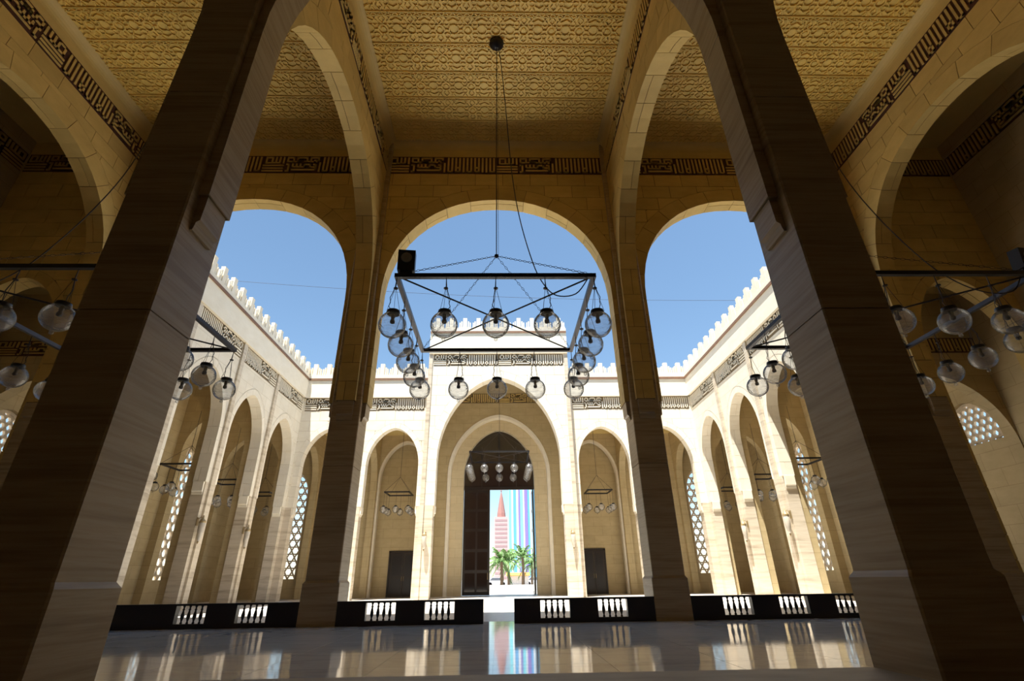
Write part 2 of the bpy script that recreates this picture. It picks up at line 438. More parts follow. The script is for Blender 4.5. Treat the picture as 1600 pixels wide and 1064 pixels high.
# ------------------------------------------------------------------ hall walls
SIDE = {-1: 'left', 1: 'right'}
for bx, nm in ((0, 'center'), (-9, 'left'), (9, 'right')):
    r = empty('wall_back_'+nm, (0, 0, 0))
    tag(r, {'center': 'stone wall with the central pointed arch opening to the courtyard', 'left': 'stone wall with the left arch opening to the courtyard',
            'right': 'stone wall with the right arch opening to the courtyard'}[nm], 'wall', kind='structure')
    masonry(r, 'x', YB, bx-4.5, bx+4.5, ZS, FZ0, RT, [big(bx)], 'stone', 'stone_core')
    MB().box(bx-4.5, bx+4.5, YB-RT/2, YB+RT/2, FZ0, Z_CEIL).build('upper_band', 'plaster', r)
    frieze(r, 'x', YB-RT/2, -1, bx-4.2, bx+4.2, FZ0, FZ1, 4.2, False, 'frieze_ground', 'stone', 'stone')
for X in PX:
    far = abs(X) > 5; sd = SIDE[1 if X > 0 else -1]
    r = empty('wall_'+('aisle_' if far else 'nave_')+sd, (0, 0, 0))
    tag(r, ('stone wall with a tall arch between the %s hanging frame lamp and the dark outer aisle' if far else 'stone arcade wall rising behind the big %s pillar to the courtyard wall') % sd, 'wall', kind='structure')
    masonry(r, 'y', X, YN, YB-RT/2, ZS, FZ0, RT, [big((YN+YB)/2)], 'stone', 'stone_core')
    MB().box(X-RT/2, X+RT/2, YN, YB-RT/2, FZ0, Z_CEIL).build('upper_band', 'plaster', r)
    for sgn in (-1, 1):
        if far and sgn*X > 0: continue
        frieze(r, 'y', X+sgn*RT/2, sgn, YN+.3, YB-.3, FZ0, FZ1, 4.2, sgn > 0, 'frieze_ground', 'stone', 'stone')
for bx, nm in ((0, 'center'), (-9, 'left'), (9, 'right')):
    r = empty('wall_front_'+nm, (0, 0, 0))
    tag(r, 'arch springing overhead %s' % {'center': 'between the two big foreground pillars', 'left': 'from the outer side of the left foreground pillar', 'right': 'from the outer side of the right foreground pillar'}[nm], 'wall', kind='structure')
    masonry(r, 'x', YN, bx-4.5, bx+4.5, ZS, Z_CEIL, RT, [big(bx)], 'marble', 'stone_core', blocks=False, voussoir=3.6, split=False)
    q = MB(); wall_core(q, 'x', YN, bx-4.5, bx+4.5, ZS, Z_CEIL, RT-.004, [big(bx)], 0.5); q.build('spandrel', 'stone', r)
# outer aisles, the bays behind the viewer
for s in (-1, 1):
    sd = SIDE[s]
    r = empty('wall_aisle_back_'+sd, (0, 0, 0)); tag(r, 'stone wall with a narrow arch at the end of the dark %s aisle' % sd, 'wall', kind='structure')
    c = s*15.86; lo, hi = sorted((s*13.77, s*17.95))
    masonry(r, 'x', YB, lo, hi, 0.0, FZ0, RT, [small(c, 1.72, 0.0, 10.35)], 'stone', 'stone_core', hc=0.6, L=1.2)
    MB().box(lo, hi, YB-RT/2, YB+RT/2, FZ0, Z_CEIL).build('upper_band', 'plaster', r)
    frieze(r, 'x', YB-RT/2, -1, lo+.05, hi-.05, FZ0, FZ1, 4.2, False, 'frieze_ground', 'stone', 'stone')
    r = empty('wall_outer_'+sd, (0, 0, 0)); tag(r, 'dark outer stone wall of the %s aisle with an inscribed band' % sd, 'wall', kind='structure')
    x0, x1 = sorted((s*17.95, s*18.4))
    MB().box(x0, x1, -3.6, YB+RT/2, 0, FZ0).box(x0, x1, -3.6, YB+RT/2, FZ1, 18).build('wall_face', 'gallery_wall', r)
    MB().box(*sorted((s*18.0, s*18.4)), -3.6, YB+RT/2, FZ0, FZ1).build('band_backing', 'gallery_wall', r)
    frieze(r, 'y', s*18.0, -s, YN+.3, YB-.3, FZ0, FZ1, 4.2, s < 0, 'frieze_ground', 'stone', 'stone', 0.05)
    q = MB(); wall_core(q, 'x', YN, lo, hi, 0, Z_CEIL, RT, [small(c, 1.72, 0.0, 10.35)]); r = q.build('wall_aisle_front_'+sd, 'stone'); tag(r, 'stone cross wall with a narrow arch in the %s aisle beside the foreground' % sd, 'wall', kind='structure')
rw = MB().box(-18.4, 18.4, -4.0, -3.6, 0, 18).build('wall_rear', 'rear_stone'); tag(rw, 'stone wall behind the viewer, outside the picture', 'wall', kind='structure')
# ceilings: bays with relief panels
def panel_mesh():
    cx, cyy = 3.95*2/9, 3.95*2/8
    q = MB().box(-cx/2, cx/2, -cyy/2, cyy/2, -0.012, 0.03)
    def bar(p, q_, wd, h=0.045):
        d = Vector((q_[0]-p[0], q_[1]-p[1])); n = Vector((-d.y, d.x)).normalized()*wd/2
        vs = [(p[0]+n.x, p[1]+n.y), (p[0]-n.x, p[1]-n.y), (q_[0]-n.x, q_[1]-n.y), (q_[0]+n.x, q_[1]+n.y)]
        k = 0.72
        top = [((x-(p[0]+q_[0])/2)*1.0+(p[0]+q_[0])/2, (y-(p[1]+q_[1])/2)*1.0+(p[1]+q_[1])/2) for x, y in vs]
        q.add([(x, y, -0.012) for x, y in vs]+[(x, y, -0.012-h) for x, y in top], [(3,2,1,0),(4,5,6,7),(0,1,5,4),(1,2,6,5),(2,3,7,6),(3,0,4,7)])
    hx, hy = cx/2, cyy/2
    for yy in (-hy+.055, -hy+.165): bar((-hx, yy), (hx, yy), 0.034)
    for k in range(4):                                      # small triangles in the double line
        x0 = -hx+k*cx/4; bar((x0, -hy+.06), (x0+cx/8, -hy+.16), 0.028); bar((x0+cx/8, -hy+.16), (x0+cx/4, -hy+.06), 0.028)
    cyc = 0.09
    def ring(x, y, R, n, wd, h=0.04, a0=0.0, a1=2*math.pi):
        pts = [(x+R*math.cos(a0+(a1-a0)*i/n), y+R*math.sin(a0+(a1-a0)*i/n)) for i in range(n+1)]
        for i in range(n): bar(pts[i], pts[i+1], wd, h)
    ring(0, cyc, .155, 10, .038, .055)
    for sx_ in (-1, 1):
        ring(sx_*hx, cyc, .15, 5, .032, .045, math.pi/2 if sx_ > 0 else -math.pi/2, 1.5*math.pi if sx_ > 0 else math.pi/2)
        for dy_ in (-1, 1):
            ring(sx_*.225, cyc+dy_*.20, .082, 7, .026)
            bar((sx_*.10, cyc+dy_*.12), (sx_*.17, cyc+dy_*.15), .026); bar((sx_*.285, cyc+dy_*.25), (sx_*hx, cyc+dy_*.33), .026)
            bar((sx_*.29, cyc+dy_*.15), (sx_*.36, cyc+dy_*.11), .026)
        bar((sx_*.155, cyc), (sx_*(hx-.15), cyc), .026)
        bar((0, cyc+.155), (sx_*.09, cyc+.30), .028); bar((sx_*.09, cyc+.30), (0, hy), .028)
        bar((0, cyc-.155), (sx_*.09, cyc-.29), .028); bar((sx_*.09, cyc-.29), (0, -hy+.165), .028)
        bar((sx_*.225, cyc-.282), (sx_*.16, -hy+.165), .026); bar((sx_*.225, cyc-.282), (sx_*.30, -hy+.165), .026)
        bar((sx_*.225, cyc+.282), (sx_*.16, hy), .026); bar((sx_*.225, cyc+.282), (sx_*.30, hy), .026)
    q.lathe([(0.085, -0.012), (0.075, -0.045), (0.04, -0.05)], 8, (0, cyc, 0))
    return q.mesh('ceiling_panel', 'relief', fix=False), cx, cyy
pm, pcx, pcy = panel_mesh()
for bx, nm in ((0, 'above the central hanging frame lamp'), (-9, 'above the left hanging frame lamp'), (9, 'above the right hanging frame lamp')):
    byc = (YN+YB)/2
    r = MB().box(bx-4.3, bx+4.3, YN+.2, YB-.2, Z_CEIL+.032, Z_CEIL+.3).build('ceiling', 'plaster')
    tag(r, 'golden carved plaster ceiling %s' % nm, 'ceiling', kind='structure')
    for i in range(9):
        for j in range(8):
            put('ceiling_panel', pm, r, (bx-3.95+pcx*(i+.5), byc-3.95+pcy*(j+.5), Z_CEIL))
    # concave cove between wall and ceiling
    q = MB(); prof = []
    for k in range(7):
        a = 0.5*math.pi*k/6; prof.append((4.215-0.30*(1-math.cos(a)), Z_CEIL-0.33+0.33*math.sin(a)))
    prof.append((3.90, Z_CEIL)); prof.append((3.90, Z_CEIL+.03)); prof.append((4.25, Z_CEIL+.03))
    for i, (d, z) in enumerate(prof):
        q.v += [(bx-d, byc-d, z), (bx+d, byc-d, z), (bx+d, byc+d, z), (bx-d, byc+d, z)]
        if i:
            for k in range(4): q.f.append((4*(i-1)+k, 4*(i-1)+(k+1) % 4, 4*i+(k+1) % 4, 4*i+k))
    q.build('cove', 'plaster', r)
q = MB().box(-18.4, 18.4, -4.0, 14.95, Z_CEIL+.3, 18.0)
for s in (-1, 1):
    x0, x1 = sorted((s*13.6, s*18.4)); q.box(x0, x1, -3.6, 14.93, Z_CEIL, Z_CEIL+.3)
q.box(-13.5, 13.5, -3.6, YN-RT/2, Z_CEIL, Z_CEIL+.3)
rf = q.build('roof', 'plaster'); tag(rf, 'plain roof slab over the aisles and over the viewer', 'roof', kind='structure')

# ------------------------------------------------------------------ pillars
def chamfer_sq(h, c): return [(h-c, -h), (h, -h+c), (h, h-c), (h-c, h), (-h+c, h), (-h, h-c), (-h, -h+c), (-h+c, -h)]
def shaft(h, z0, z1, c=0.02):
    q = MB(); p = chamfer_sq(h, c); q.prism(p, z0, z1, lambda u, v, w_: (u, v, w_)); return q
def corbel_mesh(mt):
    q = MB(); prof = [(-.02, -.56), (.035, -.56), (.05, -.50), (.055, -.44), (.105, -.40), (.115, 0.0), (-.02, 0.0)]
    q.prism(prof, -.235, .235, lambda u, v, w_: (u, w_, v)); return q.mesh('corbel', mt)
def pier_meshes(mt, zf, ztop):
    cuts = [1.0, 3.95, 7.75, 11.6, ztop]
    q = MB(); p = chamfer_sq(PH+.045, .02); q.prism(p, zf, 0.97, lambda u, v, w_: (u, v, w_))
    a, b = chamfer_sq(PH+.045, .02), chamfer_sq(PH, .02)
    o = len(q.v); q.v += [(u, v, 0.97) for u, v in a]+[(u, v, 1.03) for u, v in b]
    q.f += [(o+i, o+(i+1) % 8, o+8+(i+1) % 8, o+8+i) for i in range(8)]
    base = q.mesh('base', mt)
    sh = [shaft(PH, max(cuts[i]+.009, 1.03) if i == 0 else cuts[i]+.009, cuts[i+1]-.009).mesh('shaft_block', mt) for i in range(len(cuts)-1)]
    core = shaft(PH-.015, 0.5, ztop).mesh('core', 'stone_core')
    return base, sh, core
corb = corbel_mesh('marble')
pm_n = pier_meshes('marble', 0.115, Z_CEIL); pm_b = pier_meshes('marble', 0.0, Z_CEIL)
names = {(-4.5, YN): 'huge foreground marble pillar left of the central arch', (4.5, YN): 'huge foreground marble pillar right of the central arch',
         (-4.5, YB): 'slender marble pillar between the left and central courtyard arches', (4.5, YB): 'slender marble pillar between the central and right courtyard arches',
         (-13.5, YB): 'marble pillar in the corner left of the left courtyard arch', (13.5, YB): 'marble pillar in the corner right of the right courtyard arch',
         (-13.5, YN): 'marble pillar of the left aisle beyond the picture edge', (13.5, YN): 'marble pillar of the right aisle beyond the picture edge'}
for (x, y), lb in names.items():
    t = empty('pillar', (x, y, 0)); tag(t, lb, 'pillar', 'marble pillars of the hall')
    base, sh, core = pm_n if y == YN else pm_b
    put('base', base, t); put('core', core, t)
    for m_ in sh: put('shaft_block', m_, t)
    for k, (dx, dy) in enumerate(((1, 0), (0, 1), (-1, 0), (0, -1))):
        if (y == YB and dy == 1) or (y == YN and dy == -1): continue
        put('corbel', corb, t, (dx*PH, dy*PH, ZS), (0, 0, math.atan2(dy, dx)))

# ------------------------------------------------------------------ balustrades
bal_prof = [(.030, 0), (.030, .03), (.018, .045), (.022, .07), (.040, .12), (.046, .17), (.030, .25), (.020, .29), (.034, .315), (.018, .34), (.022, .37), (.032, .385), (.032, .40)]
bal_me = MB().lathe(bal_prof, 10).mesh('baluster', 'dark_panel', True)
def balustrade(x0, x1, opens, label):
    y0, y1 = 14.20, 14.36
    t = empty('balustrade', ((x0+x1)/2, (y0+y1)/2, 0)); ox, oy = (x0+x1)/2, (y0+y1)/2
    tag(t, label, 'balustrade', 'dark balustrades under the arches')
    MB().box(x0-ox, x1-ox, y0-oy-.02, y1-oy+.02, 0.505, 0.55).build('top_rail', 'dark_panel', t)
    MB().box(x0-ox, x1-ox, y0-oy, y1-oy, 0.0, 0.105).build('bottom_rail', 'dark_panel', t)
    edges_ = [x0]+[v for o in opens for v in (o-.375, o+.375)]+[x1]
    for i in range(0, len(edges_), 2):
        MB().box(edges_[i]-ox, edges_[i+1]-ox, y0-oy, y1-oy, 0.105, 0.505).build('solid_panel', 'dark_panel', t)
    for o in opens:
        for k in range(4): put('baluster', bal_me, t, (o-.225+.15*k-ox, 0, 0.105))
balustrade(-4.04, -0.34, [-2.93, -1.45], 'low black balustrade left of the central passage')
balustrade(0.44, 4.04, [1.48, 2.95], 'low black balustrade right of the central passage')
balustrade(-12.96, -4.96, [-12.0, -10.55, -7.64, -6.14], 'low black balustrade across the left courtyard arch')
balustrade(4.96, 12.96, [6.18, 7.64, 9.12, 10.6, 12.05], 'low black balustrade across the right courtyard arch')

# ------------------------------------------------------------------ courtyard walls
Z_FR0, Z_FR1, Z_CO, Z_PAR = 11.35, 12.25, 13.55, 13.85
mer = MB()
mer.box(-.14, .14, -.10, .10, 0, 0.86)
for s in (-1, 1):
    mer.box(s*.245-.045, s*.245+.045, -.08, .08, 0, .60); mer.box(s*.375-.04, s*.375+.04, -.08, .08, 0, .50)
    mer.box(min(s*.14, s*.45), max(s*.14, s*.45), -.04, .04, 0, .16)
mer_me = mer.mesh('merlon', 'court_stone')
side_arch_y = [17.08, 21.40, 25.72, 30.04]
piers_y = [19.24, 23.56, 27.88]
corb_c = corbel_mesh('court_stone')
def parapet(root, axis, c, sgn, u0, u1, zfr1, zco, mname='court_stone', n=None):
    """cornice fascia, brown moulding, parapet and merlons; sgn points into the courtyard"""
    mp = mapper(axis, c)
    q = MB(); q.prism([(u0, zfr1), (u1, zfr1), (u1, zco-.07), (u0, zco-.07)], -.4*sgn, .16*sgn, mp); q.build('cornice', mname, root)
    q = MB(); q.prism([(u0, zco-.07), (u1, zco-.07), (u1, zco+.07), (u0, zco+.07)], -.4*sgn, .22*sgn, mp); q.build('moulding', 'brown_moulding', root)
    q = MB(); q.prism([(u0, zco+.07), (u1, zco+.07), (u1, zco+.30), (u0, zco+.30)], -.3*sgn, .18*sgn, mp); q.build('parapet', mname, root)
    k = n or max(1, round((u1-u0)/.95)); st_ = (u1-u0)/k
    for i in range(k):
        put('merlon', mer_me, root, mp(u0+st_*(i+.5), zco+.30, .05*sgn), (0, 0, 0 if axis == 'x' else math.pi/2))
for s in (-1, 1):
    sd = SIDE[s]; t_ = 0.57; c = s*(CX+t_/2)
    r = empty('wall_court_'+sd, (0, 0, 0)); tag(r, 'cream courtyard arcade wall on the %s with four pointed arches and merlons' % sd, 'wall', kind='structure')
    arcs = [small(y) for y in side_arch_y]
    masonry(r, 'y', c, CY0, CY1+.57, 5.15, Z_FR0, t_, arcs, 'court_stone', 'court_wall', blocks=False)
    q = MB(); wall_core(q, 'y', c, CY0, CY1+.57, 5.15, Z_FR0, t_, [small(y, 1.68+.33, 5.15, 10.48) for y in side_arch_y]); q.build('spandrel', 'court_wall', r)
    ed = [CY0]+[v for y in side_arch_y for v in (y-1.75, y+1.75)]+[CY1+.57]
    for i in range(0, len(ed), 2):
        MB().box(*sorted((s*CX, s*(CX+t_))), ed[i], ed[i+1], 0, 5.15).build('pier', 'court_marble', r)
    for y in side_arch_y:
        for d in (-1, 1): put('corbel', corb_c, r, (c, y+d*1.76, 5.15), (0, 0, -d*math.pi/2))
    for y in piers_y:
        x0, x1 = sorted((s*CX, s*(CX-.10))); MB().box(x0, x1, y-.16, y+.16, 0, Z_FR1).build('pilaster', 'court_marble', r)
    x0, x1 = sorted((s*CX, s*(CX+t_))); MB().box(x0, x1, CY0, CY1+.57, Z_FR0, Z_FR1).build('band_backing', 'court_wall', r)
    seg = [CY0]+piers_y+[CY1]
    for i in range(len(seg)-1):
        frieze(r, 'y', s*CX, -s, seg[i]+.2, seg[i+1]-.2, Z_FR0, Z_FR1, 4.0, s < 0, 'court_frieze_ground', 'court_stone', 'court_stone')
    parapet(r, 'y', s*CX, -s, CY0, CY1, Z_FR1, Z_CO)
    # gallery behind the side arcade
    g = MB().box(*sorted((s*(CX+.2), s*18.4)), 14.93, 37.3, 10.9, 13.3).build('ceiling', 'plaster'); tag(g, 'plain ceiling of the %s courtyard gallery' % sd, 'ceiling', kind='structure')
    for y in [19.24, 23.56, 27.88, 32.48]:
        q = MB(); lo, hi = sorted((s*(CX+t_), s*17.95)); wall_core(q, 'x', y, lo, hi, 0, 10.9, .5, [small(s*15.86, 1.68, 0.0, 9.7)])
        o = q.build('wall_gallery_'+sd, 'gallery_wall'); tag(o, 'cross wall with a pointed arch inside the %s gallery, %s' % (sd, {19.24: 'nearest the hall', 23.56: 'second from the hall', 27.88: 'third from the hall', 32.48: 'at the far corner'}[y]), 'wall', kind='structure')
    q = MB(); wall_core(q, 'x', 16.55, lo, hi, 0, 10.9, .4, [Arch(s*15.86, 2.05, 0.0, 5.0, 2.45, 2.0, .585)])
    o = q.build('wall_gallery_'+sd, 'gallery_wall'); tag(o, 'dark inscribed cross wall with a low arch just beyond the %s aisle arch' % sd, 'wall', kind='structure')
    frieze(o, 'x', 16.35, -1, lo+.05, hi-.05, 8.35, 8.95, 3.0, False, 'frieze_ground', 'stone', 'stone')
    # outer wall with lattice windows
    wins = [(17.98, 1.12, 5.3, 5.5, 1.4), (29.2, 1.45, 1.2, 6.3, 1.9)]
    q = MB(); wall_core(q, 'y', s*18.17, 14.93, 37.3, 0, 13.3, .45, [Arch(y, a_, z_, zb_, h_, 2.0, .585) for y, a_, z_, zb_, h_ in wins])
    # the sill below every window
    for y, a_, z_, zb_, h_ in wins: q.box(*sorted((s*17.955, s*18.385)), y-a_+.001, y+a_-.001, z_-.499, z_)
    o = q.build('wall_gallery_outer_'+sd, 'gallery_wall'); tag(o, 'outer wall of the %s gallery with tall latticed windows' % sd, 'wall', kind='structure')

def lattice(axis, c, uc, a, z0, zb, h, label):
    A = Arch(uc, a-.02, z0, zb, h-.02, 2.0, .585); poly = opening(A.curve(), uc)
    mp = mapper(axis, c); root = empty('lattice_screen', mp(uc, z0, 0))
    off = Vector(mp(uc, z0, 0))
    tag(root, label, 'screen', 'pierced star lattice screens')
    sp = 0.88 if a > 1.2 or zb > 6 else 0.5; th = 0.08 if sp > .6 else .06; q = MB(); zc = z0
    for ang in (0, math.pi/3, 2*math.pi/3):
        n = (-math.sin(ang), math.cos(ang)); d = (math.cos(ang), math.sin(ang))
        for k in range(-24, 25):
            for o_ in (0.25, 0.75):
                cc = (k+o_)*sp + n[0]*uc + n[1]*zc
                strip = clip(clip(poly, n[0], n[1], cc+th/2), -n[0], -n[1], -(cc-th/2))
                if area(strip) > 1e-4: q.prism(strip, -.06+.004*ang, .06-.004*ang, lambda u, z, w_: tuple(Vector(mp(u, z, w_))-off))
    q.build('lattice', 'lattice_white', root)
    q = MB(); ci, ce = A.curve(), arch_curve(a-.12, z0, zb, h-.12, 2.0, .585)
    for s in (-1, 1):
        for i in range(len(ci)-1):
            q.prism([(uc+s*ci[i][0], ci[i][1]), (uc+s*ci[i+1][0], ci[i+1][1]), (uc+s*ce[i+1][0], ce[i+1][1]), (uc+s*ce[i][0], ce[i][1])], -.08, .08, lambda u, z, w_: tuple(Vector(mp(u, z, w_))-off))
    q.build('frame', 'lattice_white', root)
for s in (-1, 1):
    for (y, a_, z_, zb_, h_), wd in zip(wins, ('arched star lattice high in the %s gallery wall near the hall', 'tall star lattice window far along the %s gallery')):
        lattice('y', s*18.17, y, a_, z_, zb_, h_, wd % SIDE[s])

# rear wall
def rear_flank(s):
    sd = SIDE[s]; lo, hi = sorted((s*4.87, s*CX)); c = CY1+.285
    r = empty('wall_court_rear_'+sd, (0, 0, 0)); tag(r, 'sunlit cream courtyard rear wall %s of the tall gateway with two pointed arches' % sd, 'wall', kind='structure')
    ac = [s*6.87, s*11.05]; arcs = [small(u) for u in sorted(ac)]
    masonry(r, 'x', c, lo, hi, 5.15, Z_FR0, .57, arcs, 'court_stone', 'court_core', hc=.7, L=1.25)
    ed = [lo]+[v for u in sorted(ac) for v in (u-1.75, u+1.75)]+[hi]
    for i in range(0, len(ed), 2): MB().box(ed[i], ed[i+1], CY1, CY1+.57, 0, 5.15).build('pier', 'court_marble', r)
    for u in ac:
        for d in (-1, 1): put('corbel', corb_c, r, (u+d*1.76, c, 5.15), (0, 0, math.pi if d > 0 else 0))
    MB().box(lo, hi, CY1, CY1+.57, Z_FR0, Z_FR1).build('band_backing', 'court_wall', r)
    frieze(r, 'x', CY1, -1, lo+.15, hi-.15, Z_FR0, Z_FR1, 4.0, False, 'court_frieze_ground', 'court_stone', 'court_stone')
    parapet(r, 'x', CY1, -1, lo, hi, Z_FR1, Z_CO)
    return r
for s in (-1, 1): rear_flank(s)
r = empty('wall_court_gateway', (0, 0, 0)); tag(r, 'tall cream gateway block in the middle of the courtyard rear wall', 'wall', kind='structure')
YI = 31.95
iw = Arch(0, 4.0, 5.15, 8.0, 5.6, 2.0, .585, .5)
masonry(r, 'x', YI+.4, -4.87, 4.87, 5.15, 14.5, .8, [iw], 'court_stone', 'court_core', hc=.7, L=1.25)
for s in (-1, 1):
    MB().box(*sorted((s*4.06, s*4.87)), YI, YI+.8, 0, 5.15).build('pier', 'court_marble', r)
    put('corbel', corb_c, r, (s*4.06, YI+.4, 5.15), (0, 0, math.pi if s > 0 else 0))
    MB().box(*sorted((s*4.62, s*4.87)), YI-.08, YI, 0, 16.9).build('pilaster', 'court_marble', r)
MB().box(-4.87, 4.87, YI, YI+.8, 14.5, 15.4).build('band_backing', 'court_wall', r)
frieze(r, 'x', YI, -1, -4.55, 4.55, 14.5, 15.38, 4.5, False, 'court_frieze_ground', 'court_stone', 'court_stone')
parapet(r, 'x', YI, -1, -4.87, 4.87, 15.4, 17.05, n=10)
MB().box(-4.87, 4.87, YI+.3, 37.4, 16.2, 17.0).build('roof', 'court_wall', r)
for s in (-1, 1): MB().box(*sorted((s*4.5, s*4.87)), YI+.8, 36.9, 0, 16.2).build('return_wall', 'gallery_wall', r)

# portal wall and rear gallery
YP = 36.9
r = empty('wall_portal', (0, 0, 0)); tag(r, 'inner gateway wall with a recessed arch around the dark entrance door', 'wall', kind='structure')
q = MB(); wall_core(q, 'x', YP+.35, -4.6, 4.6, 0, 16.2, .7, [Arch(0, 3.55, 0, 8.0, 4.25, 2.0, .585)]); q.build('outer_recess', 'gallery_wall', r)
q = MB(); wall_core(q, 'x', YP+1.1, -4.6, 4.6, 0, 16.2, .8, [Arch(0, 2.62, 0, 8.0, 3.45, 2.0, .585)]); q.build('inner_recess', 'portal_stone', r)
def archivolt(root, yc, A, wd, t_, m_):
    q = MB(); ci, ce = A.curve(), A.curve(wd)
    for s_ in (-1, 1):
        for i in range(len(ci)-1): q.prism([(A.uc+s_*ci[i][0], ci[i][1]), (A.uc+s_*ci[i+1][0], ci[i+1][1]), (A.uc+s_*ce[i+1][0], ce[i+1][1]), (A.uc+s_*ce[i][0], ce[i][1])], -t_/2, t_/2, mapper('x', yc))
    q.build('archivolt', m_, root)
archivolt(r, YP+.3, Arch(0, 3.54, 0, 8.0, 4.24, 2.0, .585), .22, .68, 'court_stone')
frieze(r, 'x', YP, -1, -4.4, 4.4, 13.4, 14.2, 4.4, False, 'court_frieze_ground', 'stone', 'stone')
for s in (-1, 1):
    sd = SIDE[s]
    q = MB(); lo, hi = sorted((s*4.6, s*18.4)); wall_core(q, 'x', YP+.2, lo, hi, 0, 11, .4, [Arch(s*14.5, .85, 1.2, 6.6, 1.5, 2.0, .585), Arch(s*6.87, 1.78, 0, 7.6, 2.7, 2.0, .585)])
    q.box(*sorted((s*13.651, s*15.349)), YP+.01, YP+.39, .701, 1.2); q.box(*sorted((s*4.6, s*9.2)), YP+.7, YP+.95, 0, 11)
    for u_ in (4.6, 9.0): q.box(*sorted((s*u_, s*(u_+.3))), YP+.4, YP+.7, 0, 11)
    o = q.build('wall_gallery_rear_'+sd, 'gallery_wall'); tag(o, 'back wall of the %s rear gallery with a dark doorway' % sd, 'wall', kind='structure')
    archivolt(o, YP+.18, Arch(s*6.87, 1.77, 0, 7.6, 2.69, 2.0, .585), .16, .46, 'court_stone')
    lattice('x', YP+.2, s*14.5, .85, 1.2, 6.6, 1.5, 'tall star lattice window at the far %s corner of the courtyard' % sd)
    o = MB().box(*sorted((s*4.87, s*13.4)), CY1+.2, YP+.4, 10.9, 13.3).build('ceiling', 'plaster'); tag(o, 'plain ceiling of the rear gallery %s of the gateway' % sd, 'ceiling', kind='structure')
    for u in (9.0, 13.2):
        q = MB(); wall_core(q, 'y', s*(u+.0), CY1+.57, YP, 0, 10.9, .45, [Arch((CY1+.57+YP)/2, 1.7, 0, 7.0, 2.6, 2.0, .585)])
        o = q.build('wall_gallery_cross_'+sd, 'gallery_wall'); tag(o, 'cross wall with a pointed arch in the rear gallery, %s %s' % ('beside the gateway' if u < 10 else 'near the corner', sd), 'wall', kind='structure')
    # dark doorway
    dc = s*6.6; hw = .95 if s < 0 else .75
    d = empty('door_%d' % (1 if s < 0 else 2), (dc, YP+.66, 0)); tag(d, 'dark wooden double door in the rear gallery %s of the gateway' % sd, 'door', kind='structure')
    MB().box(-hw-.1, -hw, -.06, .06, 0, 2.85).box(hw, hw+.1, -.06, .06, 0, 2.85).box(-hw-.1, hw+.1, -.06, .06, 2.75, 2.87).build('door_frame', 'dark_wood', d)
    for e in (-1, 1):
        lf = MB().box(*sorted((e*.01, e*(hw-.01))), -.03, .03, 0.02, 2.74).build('door_leaf', 'dark_wood', d)
        for z0, z1 in ((.2, 1.1), (1.3, 2.55)): MB().box(*sorted((e*.14, e*(hw-.14))), -.045, -.03, z0, z1).build('door_panel', 'dark_panel', lf)
        MB().tube([(e*.07, -.03, 1.0), (e*.07, -.09, 1.0), (e*.07, -.09, 1.25), (e*.07, -.03, 1.25)], .012).build('handle', 'lantern_brass', lf)
# main entrance
e = empty('door_3', (0, YP+1.1, 0)); tag(e, 'tall dark entrance door with one leaf closed under a dark glazed arch', 'door', kind='structure')
mp = lambda u, z, w_: (u, w_, z)
half = [(x, z) for x, z in arch_curve(2.6, 7.15, 8.0, 3.43, 2.0, .585)]
q = MB(); q.prism([(x, z) for x, z in half]+[(-x, z) for x, z in half[::-1]][1:], -.03, .03, mp); ty = q.build('tympanum', 'dark_glass', e)
for x in (-1.3, 0, 1.3): MB().box(x-.04, x+.04, -.07, -.03, 7.2, 10.2 if x else 11.2).build('mullion', 'dark_wood', ty)
MB().box(-2.6, 2.6, -.08, .08, 7.0, 7.22).build('lintel', 'dark_wood', e)
lf = MB().box(-2.58, -.68, -.05, .05, 0.03, 7.0).build('door_leaf', 'dark_wood', e)
for k in range(5):
    for x in (-2.42, -1.56): MB().box(x, x+.72, -.07, -.05, .25+k*1.35, 1.4+k*1.35).build('door_panel', 'dark_glass', lf)
MB().tube([(-.82, -.05, 1.0), (-.82, -.12, 1.0), (-.82, -.12, 1.4), (-.82, -.05, 1.4)], .018).build('handle', 'lantern_brass', lf)
lf = MB().box(2.46, 2.56, 0.0, 1.85, 0.03, 7.0).build('door_leaf', 'dark_wood', e)
for k in range(5): MB().box(2.44, 2.46, .2, 1.65, .25+k*1.35, 1.4+k*1.35).build('door_panel', 'dark_glass', lf)

# wall lanterns
def lantern(x, y, z, rz, label):
    t = empty('wall_lantern', (x, y, z), rz); t.scale = (.75,)*3; tag(t, label, 'lantern', 'wall lanterns of the courtyard')
    MB().box(-.10, .10, -.02, .02, -.15, .30).build('back_plate', 'lantern_brass', t)
    MB().tube([(0, 0, .22), (0, -.16, .32), (0, -.30, .26)], .02).build('bracket', 'lantern_brass', t)
    b = MB().lathe([(.05, -1.0), (.12, -.85), (.17, -.45), (.19, .0), (.13, .10)], 10, (0, -.30, 0)).build('body', 'bulb', t, True)
    MB().lathe([(.20, .0), (.17, .12), (.06, .22), (.03, .40), (.0, .44)], 10, (0, -.30, 0)).build('cap', 'lantern_brass', b, True)
    MB().lathe([(.0, -1.16), (.03, -1.1), (.06, -1.0)], 8, (0, -.30, 0)).build('finial', 'lantern_brass', b, True)
for s in (-1, 1):
    lantern(s*4.46, YI-.02, 3.4, 0, 'slim wall lantern on the gateway pier %s of the entrance' % SIDE[s])
    for y, wd in ((23.2, 'second'), (27.5, 'third')):
        lantern(s*(CX-.02), y, 3.4, -s*math.pi/2, 'slim wall lantern on the %s pier of the %s courtyard arcade' % (wd, SIDE[s]))

